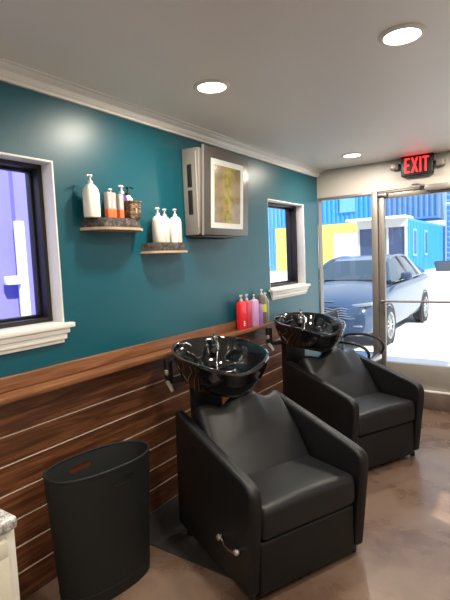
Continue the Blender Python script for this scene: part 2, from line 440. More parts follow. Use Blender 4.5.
# ------------------------------------------------------------------ exit sign
t = thing('exit_sign', 'black exit sign with glowing red EXIT letters and two lamp heads', 'exit sign', (1.03, D - .04, 2.26))
B().box((0, 0, .1), (.285, .07, .195), bev=.012, seg=3).build('housing', 'exit_black', t)
def letters():
    b = B(); h = .135; w = .044; s = .0135; z0 = .034; x = -.104; gap = .0135; y0, y1 = -.0405, -.0345
    def bar(xa, za, xb, zb):  b.box(((xa + xb) / 2, (y0 + y1) / 2, (za + zb) / 2), (xb - xa, y1 - y0, zb - za))
    def diag(xa, xb):
        b.prism([(xa, z0), (xa + s * 1.15, z0), (xb, z0 + h), (xb - s * 1.15, z0 + h)], y0, y1, 'y')
    bar(x, z0, x + s, z0 + h); bar(x + s, z0, x + w, z0 + s); bar(x + s, z0 + h - s, x + w, z0 + h); bar(x + s, z0 + h / 2 - s / 2, x + w * .88, z0 + h / 2 + s / 2)
    x += w + gap; wx = .060; diag(x, x + wx)
    b.prism([(x, z0 + h), (x + s * 1.15, z0 + h), (x + wx, z0), (x + wx - s * 1.15, z0)], y0 - .0004, y1, 'y')
    x += wx + gap; bar(x, z0, x + s, z0 + h)
    x += s + gap; bar(x, z0 + h - s, x + .054, z0 + h); bar(x + .054 / 2 - s / 2, z0, x + .054 / 2 + s / 2, z0 + h - s)
    return b
letters().build('lettering', 'exit_red', t, smooth=False)['label'] = 'glowing red EXIT letters'
for sx, zz in ((-1, .115), (1, .10)):
    lh = B().soft((.075, .06, .065), .012, (sx * .205, -.012, zz), n=3).build('lamp_head', 'exit_lamp', t)
    B().tube([(sx * .14, 0, zz + .01), (sx * .175, 0, zz + .01)], .012, smooth=0).build('lamp_bracket', 'exit_black', lh)
    B().box((sx * .205, -.043, zz), (.06, .004, .05), bev=.0015).build('lamp_lens', 'alu', lh)

# ------------------------------------------------------------------ shampoo chair
def make_chair(loc, rz, label, group):
    t = thing('shampoo_chair', label, 'chair', loc, rz, group)
    prof = [(-.735, .05), (-.715, .712), (-.66, .702), (-.03, .578), (.015, .564), (.038, .545), (.048, .515), (.046, .45), (.0, .045)]
    for s in (-1, 1):
        y0, y1 = (.297, .359) if s > 0 else (-.359, -.297)
        B().prism(prof, y0, y1, 'y', bev=.02, seg=4).build('side_panel', 'leather', t)
    # seat cushion: full front, slight crown
    def seat(p):
        u = (p.x + .02) / .33
        crown = .014 * (1 - min(1, (p.y / .30) ** 2)) * (1 if p.z > 0 else 0)
        return (p.x, p.y, p.z + crown + (.012 * u if p.z > 0 else 0))
    B().soft((.62, .590, .148), .04, (-.285, 0, .361), seat, n=10).build('seat', 'leather_pad', t)
    # footrest panel under the seat
    B().soft((.07, .590, .255), .018, (-.035, 0, .155), n=4).build('footrest_panel', 'leather', t)
    # frame box behind the footrest
    B().box((-.34, 0, .18), (.52, .56, .17), bev=.01).build('frame', 'blackplastic', t)
    # reclined backrest with a cup for the neck between two lobes
    def back(p):
        k = max(0, p.z / .2375)
        dip = -.04 * (math.exp(-((p.y + .15) / .055) ** 2) + .8 * math.exp(-((p.y - .17) / .06) ** 2)) * k
        bulge = .03 * (1 - (p.y / .30) ** 2) * (1 if p.x > 0 else 0)
        pad = .03 * math.exp(-(p.y / (.12 - .03 * k)) ** 6) * k * (1 if p.x > 0 else 0)
        return (p.x + bulge + pad - .02 * k * (p.y / .3) ** 2, p.y * (1 - .05 * k), p.z + dip)
    B().soft((.11, .588, .475), .04, (-.478, 0, .553), back, rot=RY(math.radians(-38)), n=20).build('backrest', 'leather_pad', t)
    for x, y in ((-.66, -.32), (-.66, .32), (-.04, -.32), (-.04, .32)):
        f = B().lathe([(0, .045), (.008, .045), (.008, .08), (0, .08)], (x, y, 0), n=10)
        f.lathe([(.0, 0), (.015, .0), (.018, .008), (.018, .028), (.014, .036), (0, .038)], (x, y, 0), n=14); f.build('foot', 'blackplastic', t)
    # recline lever on the near side panel
    lv = B().tube([(-.215, -.366, .232), (-.15, -.383, .222), (-.06, -.383, .242)], .0065, smooth=4).build('recline_lever', 'chrome', t)
    for x, z in ((-.215, .236), (-.06, .245)):
        B().lathe([(0, -.03), (.012, -.03), (.016, -.024), (.016, -.008), (.01, 0), (0, 0)], (x, -.359, z), n=16, axis='y').build('lever_knob', 'chrome', lv)
    return t
A1, A2 = math.radians(-25), math.radians(-27)
O1 = (1.114, 1.932, .004); O2 = (1.104, 3.298, .0)
G = 'black shampoo chairs in front of the basins'
ch = make_chair(O1, A1, 'black leatherette shampoo chair nearest the bin, in the foreground', G)
dup(ch, O2, A2, 'black leatherette shampoo chair farther back, beside the glass front', G)

# ------------------------------------------------------------------ shampoo basin
def make_basin(loc, rz, label, group):
    t = thing('shampoo_basin', label, 'basin', loc, rz, group)
    n = 56
    def outline(th, sc=1.0):
        # rear (x<0) squarish and wide, front (x>0) flaring to a lip
        c, s_ = math.cos(th), math.sin(th)
        ex = 2.5
        a = .30 if c > 0 else .29; bq = .265
        r = (abs(c / a) ** ex + abs(s_ / bq) ** ex) ** (-1 / ex)
        return r * sc * c, r * sc * s_
    def rimz(th):
        d = math.atan2(math.sin(th), math.cos(th))
        return -.04 * math.exp(-(d / .40) ** 2) + .010 * math.exp(-((abs(d) - .95) / .35) ** 2) - .13 * .29 * math.cos(th)
    prof = [(.0, -.188, .3), (.40, -.188, .3), (.62, -.182, .45), (.76, -.168, .6), (.85, -.125, .8), (.92, -.08, .9), (.965, -.04, 1), (.98, -.016, 1), (1.0, -.008, 1), (1.006, .004, 1), (.995, .013, 1), (.965, .014, 1), (.935, .007, 1), (.90, -.012, 1), (.83, -.05, .9), (.75, -.10, .7), (.62, -.135, .5), (.42, -.155, .3), (.20, -.164, .2), (.07, -.166, .1)]
    rings = []
    b = B()
    for sc, z, w in prof:
        if sc == 0: rings.append([Vector((-.05, 0, z))] * n); continue
        cx = -.06 * (1 - sc) ** 1
        r = []
        for i in range(n):
            th = 2 * PI * i / n; x, y = outline(th, sc); r.append(Vector((x + cx, y, z + w * rimz(th))))
        rings.append(r)
    b.loft(rings, True, True); bmesh.ops.remove_doubles(b.bm, verts=b.bm.verts, dist=1e-5)
    bowl = b.build('bowl', 'porcelain', t)
    # neck rest pad on the front lip
    nk = B().tube([(.265, -.13, -.048), (.283, -.07, -.066), (.287, 0, -.082), (.283, .07, -.066), (.265, .13, -.048)], .012, n=10).build('neck_rest', 'blackplastic', bowl)
    B().lathe([(0, 0), (.03, 0), (.032, .003), (.02, .006), (0, .005)], (-.06, 0, -.163), n=20).build('drain', 'chrome', bowl)
    # tap at the back: base, body, lever and spout
    b = B(); fx = -.21; fy = .06
    b.lathe([(0, -.04), (.024, -.04), (.024, .006), (.017, .012), (.0155, .045), (.0175, .055), (.014, .064), (0, .066)], (fx, fy, .0), n=20)
    b.tube([(fx, fy, .03), (fx + .05, fy - .01, .034), (fx + .085, fy - .015, .018), (fx + .095, fy - .018, -.01)], .009)
    fa = b.build('faucet', 'chrome_dk', t)
    B().tube([(fx, fy, .06), (fx + .01, fy - .005, .078), (fx + .03, fy - .012, .088)], .007).build('faucet_lever', 'chrome_dk', fa)
    b = B(); sx, sy = -.205, -.165
    b.lathe([(0, -.04), (.018, -.04), (.018, .008), (.012, .014), (.012, .024), (.016, .03), (.016, .042), (0, .044)], (sx, sy, .0), n=18)
    b.tube([(sx, sy, .036), (sx + .015, sy + .035, .038), (sx + .022, sy + .055, .022)], .008)
    b.build('vacuum_breaker', 'chrome_dk', t)
    b = B(); b.tube([(fx + .09, fy - .02, -.02), (fx + .115, fy - .04, -.09), (fx + .17, fy - .05, -.125), (fx + .21, fy + .01, -.125), (fx + .19, fy + .05, -.12)], .005)
    b.build('spray_hose', 'chrome_dk', t)
    # support: bracket, pedestal behind the chair and pipes
    zb = -loc[2]
    b = B(); b.box((-.25, 0, (zb - .20) / 2), (.08, .20, -zb - .20), bev=.012)
    b.box((-.22, 0, -.19), (.12, .16, .02), bev=.01); b.box((-.24, 0, zb + .012), (.13, .32, .024), bev=.006)
    b.build('pedestal', 'blackplastic', t)
    b = B(); b.box((-.235, -.245, -.13), (.045, .045, .15), bev=.006); b.box((-.24, -.12, -.19), (.05, .25, .03), bev=.006); b.build('side_bracket', 'blackplastic', t)
    B().box((-.225, -.262, -.13), (.04, .02, .035), bev=.008).build('clamp', 'pipe', t)
    B().tube([(-.26, -.235, -.20), (-.215, -.258, -.192), (-.175, -.258, -.205), (-.15, -.25, -.235)], .013, n=12).build('drain_pipe', 'pipe', t)
    B().tube([(-.265, -.248, -.185), (-.23, -.262, -.19)], .016, n=14, smooth=0).build('pipe_union', 'chrome', t)
    return t
def onchair(O, A, x, y, z):
    c, s = math.cos(A), math.sin(A); return (O[0] + c * x - s * y, O[1] + s * x + c * y, z)
GB = 'black shampoo basins behind the chairs'
bs = make_basin(onchair(O1, A1, -.705, -.055, 1.010), A1 - .12, 'glossy black shampoo basin nearest the bin, with chrome tap', GB)
dup(bs, onchair(O2, A2, -.69, -.13, 1.010), A2 - .10, 'glossy black shampoo basin farther back, beside the pump bottles and small window', GB)

# ------------------------------------------------------------------ loop-arm styling chair behind
def styling_chair():
    t = thing('styling_chair', 'black salon chair with thin looped arms, half hidden behind the far basin', 'chair', (.49, 4.30, .0), 0)
    B().soft((.50, .48, .08), .03, (.0, 0, .535), lambda p: (p.x, p.y * (1 - .05 * (p.x > .15)), p.z + .008), n=6).build('seat', 'seat_gloss', t)
    def bk(p): return (p.x + .10 * ((p.y / .24) ** 2), p.y, p.z)
    B().soft((.07, .46, .42), .034, (-.265, 0, .765), bk, rot=RY(math.radians(-10)), n=8).build('backrest', 'seat_gloss', t)
    for s in (-1, 1):
        B().tube([(-.24, s * .235, .66), (-.10, s * .245, .735), (.06, s * .245, .748), (.19, s * .24, .722), (.255, s * .235, .665), (.25, s * .235, .60), (.20, s * .225, .53)], .0135, n=12, smooth=6).build('arm', 'blackplastic', t)
    B().lathe([(0, .06), (.03, .06), (.03, .30), (.04, .31), (.04, .46), (.10, .49), (0, .492)], n=24).build('column', 'chrome', t)
    B().lathe([(0, 0), (.24, 0), (.245, .012), (.22, .022), (.08, .04), (.04, .065), (0, .066)], n=40).build('base', 'chrome', t)
styling_chair()

# ------------------------------------------------------------------ bin
def waste_bin():
    t = thing('waste_bin', 'tall oval charcoal waste bin with two cut-out handles, against the plank wall', 'bin', (.270, 1.408, 0), math.radians(80))
    n = 150
    def oval(a, bq, ex=2.35):
        r = []
        for i in range(n):
            th = 2 * PI * i / n; c, s = math.cos(th), math.sin(th)
            k = (abs(c / a) ** ex + abs(s / bq) ** ex) ** (-1 / ex); r.append((k * c, k * s))
        return r
    Hb = .62; zs = [0, .02, .06, .12, .25, .38, .47, .538, .545, .552, .559, .566, .573, .595, .61, Hb]
    hole = (.520, .560)
    def shell(inset):
        rings = []
        for z in zs:
            u = z / Hb; rings.append([(x, y, z + (.014 if inset else 0) * (z == 0)) for x, y in oval(.230 + .034 * u - inset, .118 + .028 * u - inset)])
        return rings
    def in_hole(z0, z1, xm, ym): return z0 >= .5379 and z1 <= .5731 and abs(xm - (.035 if ym < 0 else -.03)) < (.052 if z0 < .544 or z1 > .567 else .062)
    b = B(); O, I = shell(0), shell(.008)
    bm = b.bm
    VO = [[bm.verts.new(p) for p in r] for r in O]; VI = [[bm.verts.new(p) for p in r] for r in I]
    for k in range(len(zs) - 1):
        for i in range(n):
            j = (i + 1) % n; xm = (O[k][i][0] + O[k][j][0]) / 2; ym = O[k][i][1]
            if in_hole(zs[k], zs[k + 1], xm, ym): continue
            f = bm.faces.new((VO[k][i], VO[k][j], VO[k + 1][j], VO[k + 1][i])); f.material_index = 0
            f = bm.faces.new((VI[k][j], VI[k][i], VI[k + 1][i], VI[k + 1][j])); f.material_index = 1
    # close the slot edges
    for k in range(len(zs) - 1):
        for i in range(n):
            j = (i + 1) % n; xm = (O[k][i][0] + O[k][j][0]) / 2; ym = O[k][i][1]; h = in_hole(zs[k], zs[k + 1], xm, ym)
            if h:
                if not in_hole(zs[k - 1], zs[k], xm, ym): bm.faces.new((VO[k][i], VO[k][j], VI[k][j], VI[k][i]))
                if not in_hole(zs[k + 1], zs[k + 2], xm, ym): bm.faces.new((VO[k + 1][j], VO[k + 1][i], VI[k + 1][i], VI[k + 1][j]))
                for a, ii in ((i - 1, i), (j, j)):
                    x2 = (O[k][a % n][0] + O[k][(a + 1) % n][0]) / 2
                    if not in_hole(zs[k], zs[k + 1], x2, ym): bm.faces.new((VO[k][ii], VO[k + 1][ii], VI[k + 1][ii], VI[k][ii]))
    bm.faces.new(VO[0][::-1]); f = bm.faces.new(VI[0]); f.material_index = 1
    b.build('body', ['bin', 'bin_in'], t, recalc=False)
    rim = B(); pts = oval(.230 + .034 - .004, .118 + .028 - .004)
    rim.tube([(x, y, Hb) for x, y in pts] + [(pts[0][0], pts[0][1], Hb)], .0065, n=8, smooth=0); rim.build('rim', 'bin', t)
    bd = B()
    for z in (.06,):
        u = z / Hb; p = oval(.230 + .034 * u + .0005, .118 + .028 * u + .0005); bd.tube([(x, y, z) for x, y in p] + [(p[0][0], p[0][1], z)], .002, n=6, smooth=0)
    bd.build('stitching', 'blackplastic', t)
waste_bin()

# mat under the near chair
m = B().prism([(.03, 1.737), (.97, 1.737), (.97, 2.85), (.03, 2.85)], .0, .004, 'z').build('floor_mat', 'rubber')
tag(m, 'thin black floor mat under the nearer shampoo chair, along the plank wall', 'mat')

# cabinet in the bottom left corner
def cabinet():
    t = thing('cabinet', 'cream cabinet with a speckled granite top, cut off at the lower left', 'cabinet', (.305, .375, 0))
    # local: far end at y=+.40
    B().box((.0, .005, .40), (.57, .81, .62), bev=.004).build('carcass', 'cab', t)
    B().box((-.01, 0, .045), (.52, .76, .09)).build('plinth', 'cab', t)
    B().box((.004, -.006, .733), (.608, .836, .042), bev=.012, seg=4).build('worktop', 'granite', t)
    for y in (-.20, .19):
        d = B(); d.box((.289, y, .40), (.018, .365, .58), bev=.003)
        for dz, dy, sz, sy in ((.26, 0, .05, .365), (-.26, 0, .05, .365), (0, .157, .47, .05), (0, -.157, .47, .05)):
            d.box((.301, y + dy, .40 + dz), (.008, sy, sz), bev=.002)
        dr = d.build('door', 'cab_door', t)
        B().tube([(.305, y + .12 * (1 if y < 0 else -1), .50), (.33, y + .12 * (1 if y < 0 else -1), .50), (.33, y + .12 * (1 if y < 0 else -1), .58), (.305, y + .12 * (1 if y < 0 else -1), .58)], .005, smooth=0).build('handle', 'chrome', dr)
cabinet()

# ------------------------------------------------------------------ live-edge shelves
def shelf(y0, y1, z, d, label):
    yc = (y0 + y1) / 2; L = y1 - y0
    t = thing('live_edge_shelf', label, 'shelf', (0.002, yc, z), 0, 'live-edge wall shelves')
    def out(k, dd, LL):
        p = []
        for i in range(25):
            u = -1 + 2 * i / 24
            p.append((dd * (1 - abs(u) ** 3.2) ** .55 * (1 + .03 * math.sin(7 * u + k)) if abs(u) < 1 else 0.0, u * LL / 2))
        return p
    lo = out(0, d, L); up = out(1, d - .018, L - .03)
    B().prism([(max(.001, a), c) for a, c in lo], 0, .014, 'z').build('wood_slab', 'slab', t)['label'] = 'pale sawn lower edge'
    # bark block with a rough front
    rings = []
    for zi, k in ((.014, 1.0), (.024, 1.015), (.038, 1.0), (.052, .992), (.064, .97)):
        rings.append([(max(.001, a * k + random.uniform(-.002, .002) * (a > .01)), c * k, zi) for a, c in up])
    B().loft(rings, True, True).build('bark_edge', 'bark', t)
    return t
shelf(1.60, 2.01, 1.734, .145, 'longer live-edge wood shelf near the left window, holding mixed bottles and a basket')
shelf(2.035, 2.42, 1.606, .13, 'shorter live-edge wood shelf below the picture panel, holding three ivory pump bottles')

# ------------------------------------------------------------------ bottles
def pump(t, z, mat, a=0, s=1.0, neck=.0):
    b = B(); b.lathe([(0, 0), (.013, 0), (.013, .014), (.006, .016), (.0045, .02), (.0045, .038), (0, .038)], (0, 0, z), n=14)
    b.soft((.022, .016, .011), .004, (0, 0, z + .042), n=2)
    b.tube([(0, 0, z + .043), (.02 * math.cos(a), .02 * math.sin(a), z + .043), (.034 * math.cos(a), .034 * math.sin(a), z + .036)], .0042, n=8)
    if s != 1: bmesh.ops.scale(b.bm, vec=(s, s, s), verts=b.bm.verts, space=Matrix.Translation((0, 0, -z)))
    return b.build('pump', mat, t)
def bottle(name, label, loc, w, d, h, mat, pm='white_plastic', square=True, shoulder=.03, neck=.013, rz=0, pa=-1.2, group=None, ps=1.0, haspump=True, cat='bottle'):
    t = thing(name, label, cat, loc, rz, group)
    b = B()
    if square:
        n = 40; rings = []
        def ov(a, c, ex):
            r = []
            for i in range(n):
                th = 2 * PI * i / n; co, si = math.cos(th), math.sin(th); k = (abs(co / a) ** ex + abs(si / c) ** ex) ** (-1 / ex); r.append((k * co, k * si))
            return r
        for z, k, ex in ((0, .90, 5), (.006, 1, 5), (h - shoulder, 1, 5), (h - shoulder * .55, .93, 4), (h - shoulder * .2, .66, 3), (h, 0, 2), ):
            a, c = (d / 2 * k, w / 2 * k) if k else (neck, neck)
            rings.append([(x, y, z) for x, y in ov(a, c, ex)])
        b.loft(rings)
    else:
        r = w / 2
        b.lathe([(0, 0), (r * .9, 0), (r, .006), (r, h - shoulder), (r * .94, h - shoulder * .6), (r * .7, h - shoulder * .2), (neck, h), (0, h)], n=28)
    b.build('body', mat, t)
    if haspump: pump(t, h, pm, pa, ps)
    return t
ZS1 = 1.734 + .064; ZS2 = 1.606 + .064
def on_shelf(px_y, x): return None
GS = 'bottles on the longer shelf'
bottle('pump_bottle', 'tall white pump bottle at the left end of the longer shelf', (.07, 1.633, ZS1), .082, .055, .172, 'ivory', 'white_plastic', shoulder=.05, neck=.014, group=GS)
def tube_box(label, y, x, h):
    t = thing('product_tube', label, 'tube', (x, y, ZS1), 0, 'taupe tubes on the longer shelf')
    b = B(); b.soft((.032, .034, h - .045), .006, (0, 0, .045 + (h - .045) / 2), n=2); b.build('body', 'tube', t)
    B().soft((.033, .035, .05), .006, (0, 0, .025), n=2).build('band', 'orange', t)['label'] = 'orange lower band'
    B().box((.0165, -.004, .085), (.001, .008, .06)).build('printed_stripe', 'white_plastic', t)
tube_box('left one of the taupe tubes with orange band on the longer shelf', 1.732, .085, .138)
tube_box('middle taupe tube with orange band on the longer shelf', 1.767, .078, .138)
tube_box('right taupe tube with orange band, beside the purple bottle', 1.812, .088, .132)
bottle('pump_bottle', 'purple pump bottle with a white pump, between the tubes and the basket', (.045, 1.872, ZS1), .058, .042, .145, 'purple_dk', 'white_plastic', group=GS, shoulder=.035)
t = bottle('pump_bottle', 'white-shouldered bottle with a black pump, standing behind the basket', (.026, 1.938, ZS1), .055, .04, .145, 'ivory', 'blackplastic', group=GS, pa=.6, shoulder=.04)
bottle('squeeze_bottle', 'slim white capped bottle behind the taupe tubes', (.035, 1.80, ZS1), .034, .03, .135, 'white_plastic', 'white_plastic', group=GS, ps=.7, shoulder=.02)
# small woven basket
t = thing('woven_basket', 'small brown woven basket at the right end of the longer shelf', 'basket', (.092, 1.895, ZS1))
b = B(); b.soft((.07, .085, .095), .008, (0, 0, .0475), lambda p: (p.x * (1 + .9 * p.z), p.y * (1 + .9 * p.z), p.z), n=4); b.build('body', 'wicker', t)
b = B()
for y0, y1, x0, x1 in ((-.047, .047, .037, .041), (-.047, .047, -.041, -.037), (-.047, -.043, -.04, .04), (.043, .047, -.04, .04)):
    b.box(((x0 + x1) / 2, (y0 + y1) / 2, .096), (x1 - x0, y1 - y0, .008), bev=.0015)
b.build('rim', 'wicker', t)
B().box((.0375, 0, .045), (.003, .012, .03), bev=.001).build('clasp', 'slab', t)
G2 = 'ivory bottles on the shorter shelf'
bottle('pump_bottle', 'left of the three ivory pump bottles on the shorter shelf', (.07, 2.135, ZS2), .078, .055, .165, 'ivory', 'ivory', group=G2, square=False, shoulder=.04)
bottle('pump_bottle', 'middle of the three ivory pump bottles on the shorter shelf', (.045, 2.225, ZS2), .072, .055, .165, 'ivory', 'ivory', group=G2, square=False, shoulder=.04)
bottle('pump_bottle', 'right of the three ivory pump bottles on the shorter shelf', (.056, 2.312, ZS2), .08, .055, .17, 'ivory', 'ivory', group=G2, square=False, shoulder=.04)
bottle('squeeze_bottle', 'short ivory bottle without a pump, in front of the ivory pump bottles', (.094, 2.248, ZS2), .056, .026, .115, 'ivory', group=G2, haspump=False, shoulder=.025)

ZL = .996; G3 = 'bottles on the wooden ledge'
t = bottle('pump_bottle', 'bright red square pump bottle at the left end on the wooden ledge', (.062, 3.055, ZL), .088, .05, .225, 'red', 'clear', group=G3, shoulder=.022)
b = B()
for z, wv in ((.033, .022), (.048, .026), (.062, .02)): b.box((.0252, 0.0, z), (.001, wv, .009))
b.build('printed_mark', 'white_plastic', t)
bottle('pump_bottle', 'crimson pump bottle standing between the red and lilac bottles', (.052, 3.155, ZL), .072, .05, .222, 'crimson', 'clear', group=G3, shoulder=.022)
t = bottle('pump_bottle', 'lilac square pump bottle on the wooden ledge', (.060, 3.255, ZL), .09, .048, .222, 'lilac', 'clear', group=G3, shoulder=.02, ps=.8)
B().box((.0245, .02, .07), (.001, .03, .05)).build('printed_label', 'lilac', t)
bottle('pump_bottle', 'small violet bottle in front of the taupe bottle', (.078, 3.318, ZL), .056, .035, .175, 'purple', 'clear', group=G3, shoulder=.035, ps=.7, haspump=False)
t = bottle('pump_bottle', 'taupe pump bottle with a yellow label on the wooden ledge', (.055, 3.395, ZL), .072, .055, .245, 'taupe', 'clear', group=G3, square=False, shoulder=.03)
B().lathe([(.0365, .10), (.0372, .10), (.0372, .165), (.0365, .165)], n=28).build('paper_label', 'yellow_label', t)['label'] = 'yellow paper label'
bottle('pump_bottle', 'sage grey pump bottle at the right end of the wooden ledge', (.05, 3.465, ZL), .06, .05, .21, 'sage', 'clear', group=G3, square=False, shoulder=.03)

# ------------------------------------------------------------------ picture-panel air conditioner
def art_mat():
    m, nt, b = new_mat('muted_gold_print'); N, L = nt.nodes, nt.links
    tc = N.new('ShaderNodeTexCoord'); sx = N.new('ShaderNodeSeparateXYZ'); L.new(tc.outputs['Object'], sx.inputs[0])
    nz = N.new('ShaderNodeTexNoise'); nz.inputs['Scale'].default_value = 22; nz.inputs['Detail'].default_value = 5; L.new(tc.outputs['Object'], nz.inputs['Vector'])
    # soft vertical golden band in the middle, olive to tan round it
    ab = N.new('ShaderNodeMath'); ab.operation = 'ABSOLUTE'; L.new(sx.outputs[1], ab.inputs[0])
    ad = N.new('ShaderNodeMath'); ad.operation = 'MULTIPLY_ADD'; ad.inputs[1].default_value = .12; ad.inputs[2].default_value = -.06; L.new(nz.outputs['Fac'], ad.inputs[0])
    sm = N.new('ShaderNodeMath'); sm.operation = 'ADD'; L.new(ab.outputs[0], sm.inputs[0]); L.new(ad.outputs[0], sm.inputs[1])
    mr = N.new('ShaderNodeMapRange'); mr.inputs[1].default_value = .03; mr.inputs[2].default_value = .10; L.new(sm.outputs[0], mr.inputs[0])
    c1 = N.new('ShaderNodeValToRGB'); e = c1.color_ramp.elements; e[0].position = .35; e[0].color = (.22, .19, .03, 1); e[1].position = .65; e[1].color = (.50, .38, .10, 1); L.new(nz.outputs['Fac'], c1.inputs[0])
    c2 = N.new('ShaderNodeValToRGB'); e = c2.color_ramp.elements; e[0].position = .3; e[0].color = (.19, .17, .08, 1); e[1].position = .7; e[1].color = (.33, .22, .12, 1); L.new(nz.outputs['Fac'], c2.inputs[0])
    mx = N.new('ShaderNodeMix'); mx.data_type = 'RGBA'; L.new(mr.outputs[0], mx.inputs[0]); L.new(c1.outputs[0], mx.inputs[6]); L.new(c2.outputs[0], mx.inputs[7])
    L.new(mx.outputs[2], b.inputs['Base Color']); b.inputs['Roughness'].default_value = .12; b.inputs['Coat Weight'].default_value = .5
    return m
def aircon():
    y0, y1, z0, z1 = 2.475, 3.035, 1.72, 2.30; yc, zc = (y0 + y1) / 2, (z0 + z1) / 2
    t = thing('air_conditioner', 'square wall air conditioner with a framed golden picture as its front', 'air conditioner', (.002, yc, z0))
    hh = z1 - z0; w = y1 - y0
    B().prism([(0, .0), (.115, .0), (.125, .015), (.15, hh - .03), (.142, hh - .008), (0, hh - .0)], -w / 2, w / 2, 'y', bev=.008).build('casing', 'ac', t)
    for za, zb in ((.14, .30), (.32, .47)):
        B().box((.062, -w / 2 - .0005, (za + zb) / 2), (.036, .006, zb - za), bev=.002).build('side_vent', 'ac_dark', t)
    B().box((.118, -w / 2 - .001, .30), (.008, .006, .50), bev=.002).build('side_seam', 'header', t)
    B().box((.10, -.10, -.012), (.13, .36, .014), bev=.004).build('air_vane', 'ac_dark', t)
    # front panel stands off the casing, leaning with it
    ang = math.radians(3.0)
    rot = RY(ang)
    def P(b): bmesh.ops.transform(b.bm, matrix=Matrix.Translation((.168, 0, hh / 2)) @ rot, verts=b.bm.verts); return b
    fp = P(B().box((0, 0, 0), (.014, w, hh), bev=.004)).build('front_panel', 'ac_glass', t)
    P(B().box((.0078, 0, -.012), (.0012, .405, .46))).build('picture_mount', 'mat_board', fp)
    b = B().box((0, 0, 0), (.0012, .325, .385)); o = b.build('picture', art_mat(), fp)
    o.matrix_local = Matrix.Translation((.168, 0, hh / 2)) @ rot @ Matrix.Translation((.0090, 0, -.012))
    b = B(); b.box((-.0, -w / 2 - .002, 0), (.016, .004, hh + .004)); P(b).build('edge_strip', 'ac', fp)
    for zz in (-.2, .2): P(B().box((-.018, -.2, zz), (.03, .04, .05))).build('panel_hinge', 'ac_dark', t)
aircon()

# ------------------------------------------------------------------ outside
def gz(y): return 0.0 if y < 11 else min(.66, .66 * (y - 11) / 9)
b = B(); ys = [D + .10, 8, 11, 14, 17, 20, 30, 60]
bm = b.bm; rows = [[bm.verts.new((x, y, gz(y) - .006)) for x in (-60, -12, -4, 4, 14, 60)] for y in ys]
for a, c in zip(rows, rows[1:]):
    for i in range(5): bm.faces.new((a[i], a[i + 1], c[i + 1], c[i]))
b.quad((-60, -25, -.006), (-T - .0, -25, -.006), (-T - .0, D + .10, -.006), (-60, D + .10, -.006)); b.quad((XR + T, -25, -.006), (60, -25, -.006), (60, D + .1, -.006), (XR + T, D + .1, -.006))
b.build('outdoor_ground', 'ground', kind=S)
# roof slab, its unseen front overhang added to shade the yard by the door
B().box((XR / 2 - .2, (D + .9 + YB) / 2, 2.68), (XR + .5, D + .9 - YB + .3, .12)).build('outdoor_shade_roof', 'white_wall', kind=S)

def corr(b, x0, x1, y, z0, z1, pitch=.28, depth=.05, facing=-1):
    """corrugated sheet in the x-z plane"""
    pts = []; x = x0; up = 0
    while x < x1 - 1e-6:
        pts += [(x, y + facing * depth * up)]; 
        x2 = min(x1, x + pitch * .36); pts += [(x2, y + facing * depth * up)]; up = 1 - up; x = min(x1, x2 + pitch * .14)
    pts += [(x1, y)]
    pts = pts + [(x1, y + .12), (x0, y + .12)]
    b.prism(pts, z0, z1, 'z'); return b
def container_front(name, label, x0, x1, y, z0, z1, mat, depth=2.4, cat='container'):
    t = thing(name, label, cat, ((x0 + x1) / 2, y, z0))
    c = (x0 + x1) / 2; L = x1 - x0; hh = z1 - z0
    corr(B(), -L / 2 + .1, L / 2 - .1, .06, .12, hh - .1).build('corrugated_wall', mat, t, smooth=False)
    b = B()
    for x in (-L / 2 + .05, L / 2 - .05): b.box((x, .06, hh / 2), (.1, .14, hh))
    for z in (.06, hh - .05): b.box((0, .06, z), (L - .2, .14, .12 if z < 1 else .1))
    b.build('corner_frame', mat, t, smooth=False)
    b = B(); b.box((0, depth / 2 + .16, hh / 2), (L, depth - .1, hh)); b.build('body', mat, t, smooth=False)
    return t
YF = 27.0
ct = container_front('shipping_container', 'bright blue corrugated container stacked above the yellow storage unit', -16.2, -5.75, YF, 3.42, 6.0, 'c_blue')
B().box((2.52 + 1.02, -.03, 1.75), (.92, .03, 2.3)).build('window_panel', 'c_blue_lt', ct, smooth=False)
container_front('shipping_container', 'slate blue container stacked above the small office with white front', -5.65, -2.5, YF, 3.30, 6.0, 'c_blue_dk')
container_front('shipping_container', 'bright blue ground container seen left through the small window', -19.0, -12.3, YF, .67, 3.40, 'c_blue')
wl = None
# yellow storage unit with white roller doors
t = thing('storage_unit', 'yellow storage unit with white roller doors behind the car', 'building', (-9.3, YF, .66))
b = B(); x0, x1 = -2.95, 3.6; hh = 2.74
b.box(((x0 + x1) / 2, 1.3, hh / 2), (x1 - x0, 2.4, hh)); b.box(((x0 + x1) / 2, .04, hh - .28), (x1 - x0, .14, .56))
doors = ((-2.2, .12), (.95, 2.95))
px = [x0, doors[0][0], doors[0][1], doors[1][0], doors[1][1], x1]
for k in (0, 2, 4): b.box(((px[k] + px[k + 1]) / 2, .04, (hh - .56) / 2), (px[k + 1] - px[k], .14, hh - .56))
b.build('body', 'c_yellow', t, smooth=False)
for a, c in doors:
    b = B(); n = 11; h2 = (hh - .56) / n
    for k in range(n): b.box(((a + c) / 2, .06, h2 * (k + .5)), (c - a, .06, h2 - .012), bev=.012, seg=1)
    b.build('roller_door', 'roller', t)
